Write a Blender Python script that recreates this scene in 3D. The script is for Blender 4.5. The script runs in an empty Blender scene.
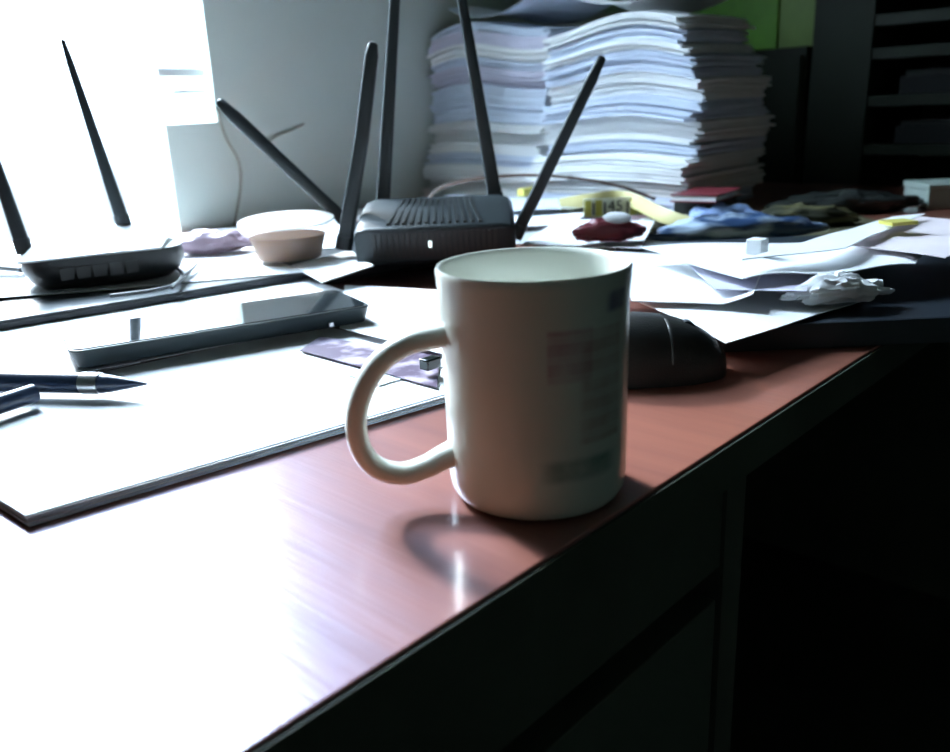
import bpy, bmesh, math, random
from mathutils import Vector, Matrix, noise
random.seed(7)
COL = bpy.context.scene.collection
V = Vector
PI = math.pi

# ------------------------------------------------------------------ camera frame
DZ = 0.75                                    # desk top height
pit, rol, azi = math.radians(17.6), math.radians(2.5), math.radians(43.5)
CF = V((math.cos(azi)*math.cos(pit), math.sin(azi)*math.cos(pit), -math.sin(pit)))
R0 = V((math.sin(azi), -math.cos(azi), 0)); U0 = R0.cross(CF)
CR = R0*math.cos(rol) - U0*math.sin(rol); CU = U0*math.cos(rol) + R0*math.sin(rol)
CAM = V((0, -0.18, 0.915)); FPX = 850.0
HF = V((math.cos(azi), math.sin(azi), 0))    # horizontal forward
HR = R0.copy()                               # horizontal right
def ray(u, v): return CF*FPX + CR*(u-475) - CU*(v-376)
def at(u, v, z=DZ):
    d = ray(u, v); return CAM + d*((z-CAM.z)/d.z)
def on_plane(u, v, p, n):
    d = ray(u, v); return CAM + d*((p-CAM).dot(n)/d.dot(n))

# ------------------------------------------------------------------ materials
def M(name, col, rough=0.5, spec=0.5, metal=0.0, var=0.0, vscale=20, bump=0.0, bscale=60, coat=0.0,
      coat_r=0.1, trans=0.0, alpha=1.0, sss=0.0, stretch=(1,1,1), emit=None):
    m = bpy.data.materials.new(name); m.use_nodes = True
    nt = m.node_tree; b = nt.nodes['Principled BSDF']
    b.inputs['Base Color'].default_value = (*col, 1)
    b.inputs['Roughness'].default_value = rough
    b.inputs['Specular IOR Level'].default_value = spec
    b.inputs['Metallic'].default_value = metal
    b.inputs['Coat Weight'].default_value = coat
    b.inputs['Coat Roughness'].default_value = coat_r
    b.inputs['Transmission Weight'].default_value = trans
    b.inputs['Alpha'].default_value = alpha
    if emit:
        b.inputs['Emission Color'].default_value = (*emit[:3], 1); b.inputs['Emission Strength'].default_value = emit[3]
    tc = nt.nodes.new('ShaderNodeTexCoord'); mp = nt.nodes.new('ShaderNodeMapping')
    mp.inputs['Scale'].default_value = stretch
    nt.links.new(tc.outputs['Object'], mp.inputs['Vector'])
    nz = nt.nodes.new('ShaderNodeTexNoise'); nz.inputs['Scale'].default_value = vscale
    nz.inputs['Detail'].default_value = 4
    nt.links.new(mp.outputs[0], nz.inputs['Vector'])
    rp = nt.nodes.new('ShaderNodeValToRGB')
    v = max(var, 0.02)
    rp.color_ramp.elements[0].position = 0.3; rp.color_ramp.elements[1].position = 0.7
    rp.color_ramp.elements[0].color = (*[c*(1-v) for c in col], 1)
    rp.color_ramp.elements[1].color = (*[min(1, c*(1+v)) for c in col], 1)
    nt.links.new(nz.outputs['Fac'], rp.inputs['Fac'])
    nt.links.new(rp.outputs['Color'], b.inputs['Base Color'])
    if bump:
        n2 = nt.nodes.new('ShaderNodeTexNoise'); n2.inputs['Scale'].default_value = bscale; n2.inputs['Detail'].default_value = 3
        nt.links.new(mp.outputs[0], n2.inputs['Vector'])
        bp = nt.nodes.new('ShaderNodeBump'); bp.inputs['Strength'].default_value = bump; bp.inputs['Distance'].default_value = 0.002
        nt.links.new(n2.outputs['Fac'], bp.inputs['Height']); nt.links.new(bp.outputs['Normal'], b.inputs['Normal'])
    return m

m_paper = M('paper_white', (0.84, 0.85, 0.86), 0.75, 0.25, var=0.03, bump=0.1, bscale=30)
m_paper_b = M('paper_bluish', (0.62, 0.68, 0.80), 0.7, 0.25, var=0.05)
m_paper_v = M('paper_lilac', (0.60, 0.58, 0.70), 0.7, 0.3, var=0.08)
m_paper_p = M('paper_pinkish', (0.80, 0.70, 0.72), 0.75, 0.25, var=0.05)
m_paper_c = M('paper_cream', (0.78, 0.76, 0.68), 0.75, 0.25, var=0.05)
m_paper_g = M('paper_grey', (0.42, 0.44, 0.50), 0.6, 0.3, var=0.15, vscale=60)
m_edge_shade = M('paper_edge_blue_shade', (0.42, 0.56, 0.74), 0.7, 0.2, var=0.3, vscale=900, stretch=(0.05, 0.05, 1))  # bluish shade on the pile's shadow side, put into the edge colour of white sheets
m_black = M('black_plastic', (0.012, 0.014, 0.014), 0.38, 0.5, bump=0.15, bscale=900)
m_blackg = M('black_gloss_plastic', (0.008, 0.012, 0.012), 0.16, 0.5)
m_ant = M('antenna_black', (0.016, 0.022, 0.024), 0.42, 0.5)
m_greybl = M('router_grey_shell', (0.014, 0.020, 0.022), 0.5, 0.35)
m_white_g = M('white_gloss', (0.75, 0.77, 0.78), 0.12, 0.6)
m_led = M('led_white', (0.8, 0.9, 0.9), 0.4, emit=(0.8, 1, 1, 1.5))
m_screen = M('phone_glass', (0.02, 0.027, 0.032), 0.08, 1.0, coat=1.0, coat_r=0.05)
m_case = M('phone_case', (0.018, 0.030, 0.034), 0.4, 0.5)
m_penb = M('pen_navy', (0.02, 0.035, 0.07), 0.3, 0.5)
m_metal = M('silver_metal', (0.6, 0.62, 0.64), 0.3, metal=1.0)
m_folder = M('folder_black', (0.018, 0.024, 0.028), 0.42, 0.4, bump=0.1, bscale=300)
m_folder2 = M('folder_slate', (0.020, 0.026, 0.034), 0.4, 0.5)
m_maroon = M('maroon_cover', (0.16, 0.02, 0.03), 0.4, 0.5, var=0.1)
m_yellow = M('yellow_strip', (0.62, 0.56, 0.12), 0.5, 0.4, var=0.08)
m_yellowpale = M('yellow_pale', (0.50, 0.44, 0.20), 0.5, 0.4, var=0.05)
m_ink = M('dark_ink', (0.02, 0.025, 0.03), 0.6)
m_brown = M('brown_cord', (0.12, 0.07, 0.05), 0.5)
m_bluebag = M('blue_bag', (0.07, 0.13, 0.27), 0.25, 0.6, var=0.6, vscale=9, stretch=(1, 6, 6))
def streaks(name, c0, c1, sc, st, rough=0.3):
    m = M(name, c0, rough, 0.5, vscale=sc, stretch=st)
    r = [n for n in m.node_tree.nodes if n.type == 'VALTORGB'][0]
    r.color_ramp.elements[0].position = 0.47; r.color_ramp.elements[1].position = 0.60
    r.color_ramp.elements[0].color = (*c0, 1); r.color_ramp.elements[1].color = (*c1, 1)
    return m
m_bluebag = streaks('blue_bag_streaked', (0.035, 0.075, 0.17), (0.45, 0.55, 0.68), 14, (1, 1, 5))
m_bluelight = M('light_blue_wrap', (0.30, 0.42, 0.70), 0.3, 0.5, var=0.3, vscale=25)
m_olive = streaks('olive_cloth', (0.03, 0.032, 0.018), (0.13, 0.12, 0.05), 18, (1, 1, 4), 0.6)
m_darkwrap = M('dark_wrap', (0.016, 0.019, 0.018), 0.35, 0.5, var=0.4)
m_green = M('green_cover', (0.10, 0.28, 0.02), 0.5, 0.4, var=0.15)
m_greenol = M('olive_green_cover', (0.12, 0.20, 0.04), 0.5, 0.4, var=0.15)
m_mauve = M('mauve_wrap', (0.30, 0.22, 0.27), 0.4, 0.5, var=0.25, vscale=30)
m_paste = M('brown_paste', (0.20, 0.075, 0.015), 0.35, 0.5, var=0.12, vscale=60)
m_cable_w = M('white_cable', (0.6, 0.62, 0.65), 0.4)
m_cable_b = M('black_cable', (0.02, 0.025, 0.03), 0.4)
m_wall = M('wall_paint', (0.60, 0.65, 0.60), 0.9, 0.15, var=0.03, vscale=3, bump=0.1, bscale=80)
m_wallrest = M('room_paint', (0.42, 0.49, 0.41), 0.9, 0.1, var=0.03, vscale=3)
m_ceil = M('ceiling_paint', (0.40, 0.43, 0.38), 0.9, 0.1)
m_floor = M('floor_tile', (0.04, 0.048, 0.04), 0.5, 0.3, var=0.1, vscale=4)
m_frame = M('window_frame_white', (0.7, 0.72, 0.72), 0.4, 0.4)
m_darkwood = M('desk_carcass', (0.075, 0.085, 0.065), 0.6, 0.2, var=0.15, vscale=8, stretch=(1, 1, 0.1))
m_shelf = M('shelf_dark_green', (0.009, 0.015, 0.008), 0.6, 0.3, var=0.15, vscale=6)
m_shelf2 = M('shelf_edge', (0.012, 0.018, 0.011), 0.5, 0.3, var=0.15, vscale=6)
m_binder = M('binder_black', (0.008, 0.010, 0.010), 0.6, 0.2)
m_boxgrey = M('box_pale_grey', (0.30, 0.36, 0.33), 0.6, 0.3)

# clear plastic for the tub: a thin see-through wall
def see_through(name, col, fac, rough=0.15):
    m = bpy.data.materials.new(name); m.use_nodes = True; nt = m.node_tree
    for n in list(nt.nodes): nt.nodes.remove(n)
    o = nt.nodes.new('ShaderNodeOutputMaterial'); mx = nt.nodes.new('ShaderNodeMixShader')
    t = nt.nodes.new('ShaderNodeBsdfTransparent'); b = nt.nodes.new('ShaderNodeBsdfPrincipled')
    b.inputs['Base Color'].default_value = (*col, 1); b.inputs['Roughness'].default_value = rough
    mx.inputs[0].default_value = fac
    nt.links.new(t.outputs[0], mx.inputs[1]); nt.links.new(b.outputs[0], mx.inputs[2]); nt.links.new(mx.outputs[0], o.inputs[0])
    return m
m_clear = see_through('clear_plastic', (0.85, 0.85, 0.85), 0.08, 0.1)
m_lid = see_through('frosted_lid', (0.86, 0.85, 0.80), 0.55, 0.35)
m_pane = see_through('window_glass', (0.9, 0.95, 0.95), 0.04, 0.02)

# desk top: varnished reddish wood, fine grain and scratches running across the depth
def desk_material():
    m = bpy.data.materials.new('desk_wood'); m.use_nodes = True; nt = m.node_tree; b = nt.nodes['Principled BSDF']
    tc = nt.nodes.new('ShaderNodeTexCoord')
    def nz(scale, sx, sy, det=5):
        mp = nt.nodes.new('ShaderNodeMapping'); mp.inputs['Scale'].default_value = (sx, sy, 1)
        n = nt.nodes.new('ShaderNodeTexNoise'); n.inputs['Scale'].default_value = scale; n.inputs['Detail'].default_value = det
        nt.links.new(tc.outputs['Object'], mp.inputs[0]); nt.links.new(mp.outputs[0], n.inputs['Vector']); return n
    g = nz(6, 9, 0.8); s = nz(30, 9, 0.35, 3); f = nz(5, 1, 1)
    rp = nt.nodes.new('ShaderNodeValToRGB')
    rp.color_ramp.elements[0].position = 0.25; rp.color_ramp.elements[0].color = (0.22, 0.074, 0.042, 1)
    rp.color_ramp.elements[1].position = 0.8; rp.color_ramp.elements[1].color = (0.35, 0.123, 0.070, 1)
    nt.links.new(g.outputs['Fac'], rp.inputs[0]); nt.links.new(rp.outputs[0], b.inputs['Base Color'])
    b.inputs['Roughness'].default_value = 0.40; b.inputs['Specular IOR Level'].default_value = 0.9
    b.inputs['Specular Tint'].default_value = (0.48, 0.64, 1.0, 1); b.inputs['Coat Tint'].default_value = (0.9, 0.93, 1.0, 1)  # blue of the sky's sheen put into the reflection tints
    mr = nt.nodes.new('ShaderNodeMapRange'); mr.inputs['To Min'].default_value = 0.09; mr.inputs['To Max'].default_value = 0.2
    nt.links.new(f.outputs['Fac'], mr.inputs[0]); nt.links.new(mr.outputs[0], b.inputs['Coat Roughness'])
    b.inputs['Coat Weight'].default_value = 0.8
    bp = nt.nodes.new('ShaderNodeBump'); bp.inputs['Strength'].default_value = 0.15; bp.inputs['Distance'].default_value = 0.001
    nt.links.new(s.outputs['Fac'], bp.inputs['Height']); nt.links.new(bp.outputs[0], b.inputs['Normal'])
    nt.links.new(bp.outputs[0], b.inputs['Coat Normal'])
    return m
m_desk = desk_material()

# mug glaze with the worn print: emblem, lettering block and dark band, placed by angle and height
def mug_material():
    m = bpy.data.materials.new('mug_glaze'); m.use_nodes = True; nt = m.node_tree; b = nt.nodes['Principled BSDF']
    b.inputs['Roughness'].default_value = 0.22; b.inputs['Specular IOR Level'].default_value = 0.5
    L = nt.links
    tc = nt.nodes.new('ShaderNodeTexCoord'); sp = nt.nodes.new('ShaderNodeSeparateXYZ'); L.new(tc.outputs['Object'], sp.inputs[0])
    def math_(op, a, c=None):
        n = nt.nodes.new('ShaderNodeMath'); n.operation = op
        for i, x in enumerate((a, c)):
            if x is None: continue
            if isinstance(x, (int, float)): n.inputs[i].default_value = x
            else: L.new(x, n.inputs[i])
        return n.outputs[0]
    # object x axis points along image-right, object -y axis towards the viewer
    ang = math_('ARCTAN2', sp.outputs[0], math_('MULTIPLY', sp.outputs[1], -1))   # 0 facing viewer, + to the right
    z = sp.outputs[2]
    nz = nt.nodes.new('ShaderNodeTexNoise'); nz.inputs['Scale'].default_value = 90; nz.inputs['Detail'].default_value = 3
    L.new(tc.outputs['Object'], nz.inputs['Vector'])
    lines = math_('MAXIMUM', math_('GREATER_THAN', math_('SINE', math_('MULTIPLY', z, 780)), -0.25), 0.62)
    def box(a0, a1, z0, z1, sa=0.06, sz=0.002):
        def ss(x, lo, hi, s):
            n1 = nt.nodes.new('ShaderNodeMapRange'); n1.interpolation_type = 'SMOOTHSTEP'
            L.new(x, n1.inputs[0]); n1.inputs[1].default_value = lo; n1.inputs[2].default_value = lo+s
            n2 = nt.nodes.new('ShaderNodeMapRange'); n2.interpolation_type = 'SMOOTHSTEP'
            L.new(x, n2.inputs[0]); n2.inputs[1].default_value = hi; n2.inputs[2].default_value = hi-s
            return math_('MULTIPLY', n1.outputs[0], n2.outputs[0])
        return math_('MULTIPLY', ss(ang, a0, a1, sa), ss(z, z0, z1, sz))
    base = nt.nodes.new('ShaderNodeRGB'); base.outputs[0].default_value = (0.74, 0.79, 0.73, 1)
    cur = base.outputs[0]
    def paint(mask, col, fac):
        nonlocal cur
        mx = nt.nodes.new('ShaderNodeMix'); mx.data_type = 'RGBA'
        L.new(math_('MULTIPLY', mask, fac), mx.inputs[0]); L.new(cur, mx.inputs[6]); mx.inputs[7].default_value = (*col, 1)
        cur = mx.outputs[2]
    patch = math_('MULTIPLY', nz.outputs['Fac'], 1.3)
    paint(math_('MULTIPLY', box(0.66, 1.12, 0.0850, 0.0960, 0.15, 0.003), patch), (0.16, 0.14, 0.30), 1.0)
    paint(math_('MULTIPLY', math_('MULTIPLY', box(0.02, 0.55, 0.060, 0.083, 0.05), lines), patch), (0.50, 0.28, 0.36), 0.9)
    paint(math_('MULTIPLY', math_('MULTIPLY', box(0.35, 1.0, 0.033, 0.082, 0.1), lines), patch), (0.46, 0.30, 0.28), 0.75)
    paint(math_('MULTIPLY', box(-0.1, 0.95, 0.017, 0.030, 0.25, 0.004), patch), (0.10, 0.22, 0.20), 0.85)
    L.new(cur, b.inputs['Base Color'])
    return m
m_mug = mug_material()

# ------------------------------------------------------------------ mesh helpers
def obj(name, bm, mat, parent=None, smooth=True, bevel=0, sub=0, loc=None, ang=40):
    me = bpy.data.meshes.new(name); bmesh.ops.recalc_face_normals(bm, faces=bm.faces[:]); bm.to_mesh(me); bm.free()
    for mm in (mat if isinstance(mat, (list, tuple)) else [mat]): me.materials.append(mm)
    o = bpy.data.objects.new(name, me); COL.objects.link(o)
    if parent: o.parent = parent
    if loc is not None: o.location = loc
    if bevel:
        b = o.modifiers.new('b', 'BEVEL'); b.width = bevel; b.segments = 3; b.limit_method = 'ANGLE'
    if sub:
        s = o.modifiers.new('s', 'SUBSURF'); s.levels = sub; s.render_levels = sub
    if smooth:
        for p in me.polygons: p.use_smooth = True
        try: me.set_sharp_from_angle(angle=math.radians(ang))
        except Exception: pass
    return o
def tag(o, label, cat, group=None, kind=None):
    o['label'] = label; o['category'] = cat
    if group: o['group'] = group
    if kind: o['kind'] = kind
    return o
def thing(name, label, cat, loc=(0, 0, 0), rz=0, group=None):
    o = bpy.data.objects.new(name, None); COL.objects.link(o)
    o.location = loc; o.rotation_euler = (0, 0, rz); o.empty_display_size = 0.02
    return tag(o, label, cat, group)
def struct(name, bm, mat, **k):
    o = obj(name, bm, mat, smooth=False, **k); o['kind'] = 'structure'; return o
def box(bm, x0, x1, y0, y1, z0, z1, mi=0):
    vs = [bm.verts.new((x, y, z)) for z in (z0, z1) for x, y in ((x0, y0), (x1, y0), (x1, y1), (x0, y1))]
    for f in ((0, 3, 2, 1), (4, 5, 6, 7), (0, 1, 5, 4), (1, 2, 6, 5), (2, 3, 7, 6), (3, 0, 4, 7)):
        bm.faces.new([vs[i] for i in f]).material_index = mi
def nb(): return bmesh.new()
def bx(*a):
    bm = nb(); box(bm, *a); return bm
def catmull(pts, n=8):
    P = [V(p) for p in pts]; P = [P[0]*2-P[1]] + P + [P[-1]*2-P[-2]]; out = []
    for i in range(1, len(P)-2):
        for k in range(n):
            t = k/n; a, b, c, d = P[i-1], P[i], P[i+1], P[i+2]
            out.append(0.5*((2*b)+(c-a)*t+(2*a-5*b+4*c-d)*t*t+(3*b-a-3*c+d)*t**3))
    out.append(P[-2]); return out
def tube(bm, pts, ra, rb=None, side=None, seg=12, power=2.0, mi=0):
    """sweep along pts; ra = half width along 'side', rb = half width across; numbers or per-point lists"""
    n = len(pts); pts = [V(p) for p in pts]
    ra = ra if isinstance(ra, list) else [ra]*n
    rb = ra if rb is None else (rb if isinstance(rb, list) else [rb]*n)
    rings = []; prev = side
    for i, p in enumerate(pts):
        t = (pts[min(i+1, n-1)]-pts[max(i-1, 0)]).normalized()
        s = prev if prev is not None else (V((0, 0, 1)).cross(t) if abs(t.z) < 0.9 else V((1, 0, 0)))
        s = (s - t*s.dot(t)).normalized(); q = t.cross(s); 
        if side is None: prev = s
        r = []
        for k in range(seg):
            a = 2*PI*k/seg; c, sn = math.cos(a), math.sin(a)
            c = math.copysign(abs(c)**(2/power), c); sn = math.copysign(abs(sn)**(2/power), sn)
            r.append(bm.verts.new(p + s*(ra[i]*c) + q*(rb[i]*sn)))
        rings.append(r)
    for i in range(n-1):
        for k in range(seg):
            bm.faces.new((rings[i][k], rings[i][(k+1) % seg], rings[i+1][(k+1) % seg], rings[i+1][k])).material_index = mi
    bm.faces.new(rings[0][::-1]).material_index = mi; bm.faces.new(rings[-1]).material_index = mi
    return bm
def lathe(bm, prof, seg=64, cx=0, cy=0):
    rings = []
    for r, z in prof:
        if r < 1e-6: rings.append([bm.verts.new((cx, cy, z))])
        else: rings.append([bm.verts.new((cx+r*math.cos(2*PI*k/seg), cy+r*math.sin(2*PI*k/seg), z)) for k in range(seg)])
    for a, b in zip(rings, rings[1:]):
        for k in range(seg):
            l = (k+1) % seg
            if len(a) == 1 and len(b) == 1: continue
            if len(a) == 1: bm.faces.new((a[0], b[k], b[l]))
            elif len(b) == 1: bm.faces.new((a[k], a[l], b[0]))
            else: bm.faces.new((a[k], a[l], b[l], b[k]))
    return bm
def sheet_bm(bm, corners, th, zf, nx=24, ny=24, mi_top=0, mi_side=0, wob=0.0, seed=0):
    """a slab following four xy corners; zf(x, y, s, t) = height of its underside"""
    c = [V((p[0], p[1])) for p in corners]
    T = []; B = []
    for j in range(ny+1):
        for i in range(nx+1):
            s, t = i/nx, j/ny
            p = (c[0]*(1-s)+c[1]*s)*(1-t) + (c[3]*(1-s)+c[2]*s)*t
            if wob:
                e = noise.noise_vector(V((p.x*30+seed, p.y*30, seed)))*wob; p = p + V((e.x, e.y))
            z = zf(p.x, p.y, s, t)
            B.append(bm.verts.new((p.x, p.y, z))); T.append(bm.verts.new((p.x, p.y, z+th)))
    W = nx+1
    for j in range(ny):
        for i in range(nx):
            a, b_, d, e = j*W+i, j*W+i+1, (j+1)*W+i+1, (j+1)*W+i
            bm.faces.new((T[a], T[b_], T[d], T[e])).material_index = mi_top
            bm.faces.new((B[e], B[d], B[b_], B[a])).material_index = mi_side
    def side(idx):
        for a, b_ in zip(idx, idx[1:]): bm.faces.new((B[a], B[b_], T[b_], T[a])).material_index = mi_side
    side([i for i in range(W)]); side([i*W+nx for i in range(ny+1)])
    side([ny*W+i for i in range(W)][::-1]); side([i*W for i in range(ny+1)][::-1])
    return bm
def rect(cx, cy, w, d, deg):
    a = math.radians(deg); X = V((math.cos(a), math.sin(a)))*(w/2); Y = V((-math.sin(a), math.cos(a)))*(d/2); c = V((cx, cy))
    return [c-X-Y, c+X-Y, c+X+Y, c-X+Y]
def rect_c(p, w, d, deg):
    """rectangle from its near-left corner p"""
    a = math.radians(deg); X = V((math.cos(a), math.sin(a)))*w; Y = V((-math.sin(a), math.cos(a)))*d; c = V((p[0], p[1]))
    return [c, c+X, c+X+Y, c+Y]
def flat(z): return lambda x, y, s, t: z
def paper(name, label, corners, z, th, mat=None, group=None, curl=0.0, edge=None, cat='paper', wave=0.0, nx=28, ny=28, fold=None):
    sd = random.random()*50
    def zf(x, y, s, t):
        w = wave*(0.5+0.5*noise.noise(V((x*14+sd, y*14, sd))))
        return z + w + (fold(s, t) if fold else 0)
    bm = sheet_bm(nb(), corners, th, zf, nx, ny, 0, 1 if edge else 0)
    o = obj(name, bm, [mat or m_paper, edge] if edge else (mat or m_paper), ang=50)
    return tag(o, label, cat, group)
def crumple_bm(cx, cy, z0, L, W, H, deg, seed, amp=0.35, nu=48, nv=24, freq=3.0):
    """a crumpled bag / cloth: flattened blob with ridged noise, resting on z0"""
    bm = nb(); a = math.radians(deg); rows = []
    for j in range(nv+1):
        ph = PI*j/nv; row = []
        for i in range(nu):
            th = 2*PI*i/nu
            d = V((math.cos(th)*math.sin(ph), math.sin(th)*math.sin(ph), math.cos(ph)))
            e = abs(d.x)**2.4+abs(d.y)**2.4+abs(d.z)**2.4
            p = d*(e**(-1/2.4))
            q = V((p.x*freq*(L/W)**0.5+seed, p.y*freq*0.7, p.z*freq*0.5+seed))
            n1 = noise.noise(q*0.8); n2 = abs(noise.noise(q*1.7+V((5, 5, 5))))
            k = 1 + amp*(0.55*n1 - 0.55*n2)
            taper = 1-0.35*abs(p.x)**2
            hz = max(0.0, (p.z*0.5*(1+amp*1.3*(n1-n2))+0.5))
            p = V((p.x*L/2*k, p.y*W/2*k*taper, hz*H*taper if p.z > -0.8 else hz*H*0.3))
            row.append(bm.verts.new((cx+p.x*math.cos(a)-p.y*math.sin(a), cy+p.x*math.sin(a)+p.y*math.cos(a), z0+p.z)))
            if j in (0, nv): break
        rows.append(row)
    for A, B in zip(rows, rows[1:]):
        for i in range(nu):
            l = (i+1) % nu
            if len(A) == 1: bm.faces.new((A[0], B[i], B[l]))
            elif len(B) == 1: bm.faces.new((A[i], B[0], A[l]))
            else: bm.faces.new((A[i], B[i], B[l], A[l]))
    return bm

# ------------------------------------------------------------------ the room
WY = 1.03                                    # wall behind the desk
WX0, WX1 = 0.285, 0.728                      # window and balcony door opening
SX, SZ, TZ = 0.642, 0.908, 2.25
WT = 0.16
bm = nb()
box(bm, -1.9, WX0, WY, WY+WT, 0, 2.7)
box(bm, WX1, 2.3, WY, WY+WT, 0, 2.7)
box(bm, WX0, WX1, WY, WY+WT, TZ, 2.7)
struct('wall_back', bm, m_wall)
struct('wall_sill', bx(SX, WX1, WY, WY+WT, 0, SZ), m_wall)
struct('floor', bx(-1.9, 2.3, -2.6, WY+WT, -0.05, 0), m_floor)
struct('ceiling', bx(-1.9, 2.3, -2.6, WY+WT, 2.7, 2.75), m_ceil)
struct('wall_left', bx(-1.95, -1.9, -2.6, WY+WT, 0, 2.7), m_wallrest)
struct('wall_right', bx(2.3, 2.35, -2.6, WY+WT, 0, 2.7), m_wallrest)
struct('wall_front', bx(-1.95, 2.35, -2.65, -2.6, 0, 2.7), m_wallrest)
# balcony door and window: frame head and foot, hinge tabs on the right reveal, glass
win = struct('window_1', bx(WX0, WX1, WY+0.10, WY+0.135, TZ-0.04, TZ), m_frame)
w2 = obj('pane', bx(WX0+0.001, WX1-0.001, WY+0.115, WY+0.119, 0.001, TZ-0.041), m_pane, win, smooth=False)
obj('shutter_bar', bx(WX1-0.075, WX1-0.002, WY+0.02, WY+0.032, 0.975, 0.987), m_frame, win, smooth=False)
obj('shutter_bar', bx(WX1-0.055, WX1-0.002, WY+0.02, WY+0.028, 0.9505, 0.9565), m_frame, win, smooth=False)

# cables on the wall
def wire(label, px, r, mat):
    pts = catmull([on_plane(u, v, V((0, WY-0.0035, 0)), V((0, 1, 0))) for u, v in px], 8)
    return tag(obj('wall_wire', tube(nb(), pts, r, seg=8), mat), label, 'wire')
m_wirec = M('beige_wire', (0.26, 0.23, 0.18), 0.6)
wire('thin beige wire curving down the wall beside the window reveal', [(216, 108), (226, 138), (238, 160), (241, 182), (237, 212), (232, 236)], 0.0017, m_wirec)
wire('short thin beige wire end on the wall right of the leaning antenna', [(268, 142), (280, 134), (292, 130), (304, 124)], 0.0014, m_wirec)

# ------------------------------------------------------------------ desk
desk = thing('desk', 'reddish brown varnished wooden office desk with dark drawer front', 'desk', (0, 0, 0))
DX0, DX1 = -0.75, 1.62
obj('desktop', bx(DX0, DX1, 0, WY-0.004, DZ-0.026, DZ), m_desk, desk, bevel=0.0012)
obj('edge_band', bx(DX0, DX1, -0.0016, -0.0001, DZ-0.025, DZ-0.0015), m_darkwood, desk, smooth=False)
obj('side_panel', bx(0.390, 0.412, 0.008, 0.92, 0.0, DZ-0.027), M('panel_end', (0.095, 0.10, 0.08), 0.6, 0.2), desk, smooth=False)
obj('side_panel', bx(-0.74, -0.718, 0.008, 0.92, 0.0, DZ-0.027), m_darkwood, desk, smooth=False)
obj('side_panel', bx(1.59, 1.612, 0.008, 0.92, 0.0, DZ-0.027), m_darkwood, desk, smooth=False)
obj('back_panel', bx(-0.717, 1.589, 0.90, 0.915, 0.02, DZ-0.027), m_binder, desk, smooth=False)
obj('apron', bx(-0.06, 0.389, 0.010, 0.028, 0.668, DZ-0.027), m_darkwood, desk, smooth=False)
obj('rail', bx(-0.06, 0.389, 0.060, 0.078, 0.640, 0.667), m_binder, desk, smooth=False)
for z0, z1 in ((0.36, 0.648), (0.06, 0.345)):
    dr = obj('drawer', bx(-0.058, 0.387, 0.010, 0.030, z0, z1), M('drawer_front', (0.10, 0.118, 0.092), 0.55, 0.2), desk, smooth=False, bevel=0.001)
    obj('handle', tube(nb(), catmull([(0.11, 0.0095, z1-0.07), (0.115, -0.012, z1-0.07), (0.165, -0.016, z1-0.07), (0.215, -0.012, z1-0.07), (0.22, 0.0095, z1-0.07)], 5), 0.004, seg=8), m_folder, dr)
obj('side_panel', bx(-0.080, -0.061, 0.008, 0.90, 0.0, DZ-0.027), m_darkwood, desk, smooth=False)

# ------------------------------------------------------------------ mug
mp_ = at(537.5, 486.5); mp_.z = DZ
mug_rz = math.atan2(HR.y, HR.x)
mug = thing('mug', 'white ceramic mug with a worn faded print standing at the desk edge', 'mug', mp_ + V((0, 0, 0.0003)), mug_rz)
Ro = [(0, 0.0022), (0.0300, 0.0022), (0.0312, 0.0), (0.0345, 0.0), (0.0375, 0.0015), (0.0395, 0.0050), (0.0402, 0.010), (0.0404, 0.03), (0.0407, 0.06),
      (0.0411, 0.088), (0.0418, 0.0955), (0.0420, 0.0985), (0.0414, 0.0998), (0.0402, 0.0995), (0.0390, 0.097), (0.0378, 0.088), (0.0374, 0.06), (0.037, 0.02), (0.035, 0.009), (0.030, 0.0062), (0, 0.0058)]
Ro = [(r*0.975, z*1.02) for r, z in Ro]
obj('body', lathe(nb(), Ro, 96), m_mug, mug, ang=80)
# handle lies in a vertical plane through the axis, turned a little towards the viewer
hd = (-HR*math.cos(math.radians(12)) - HF*math.sin(math.radians(12)))
hn = hd.cross(V((0, 0, 1)))
hp = [(452, 333), (436, 337), (408, 344), (382, 361), (364, 388), (356, 420), (361, 449), (377, 468), (402, 474), (426, 467), (443, 458), (458, 452)]
hw = [on_plane(u, v, mp_, hn) - mp_ for u, v in hp]
rot = Matrix.Rotation(-mug_rz, 3, 'Z')
hl = catmull([rot @ p for p in hw], 6)
nh = len(hl)
ra = [0.0058 + 0.0022*(abs(i/(nh-1)-0.5)*2)**6 for i in range(nh)]
rb = [0.0046 + 0.0014*(abs(i/(nh-1)-0.5)*2)**6 for i in range(nh)]
obj('handle', tube(nb(), hl, ra, rb, side=rot @ hn, seg=20, power=2.3), M('mug_handle_glaze', (0.74, 0.79, 0.73), 0.25, 0.5), mug, ang=80)

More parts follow.
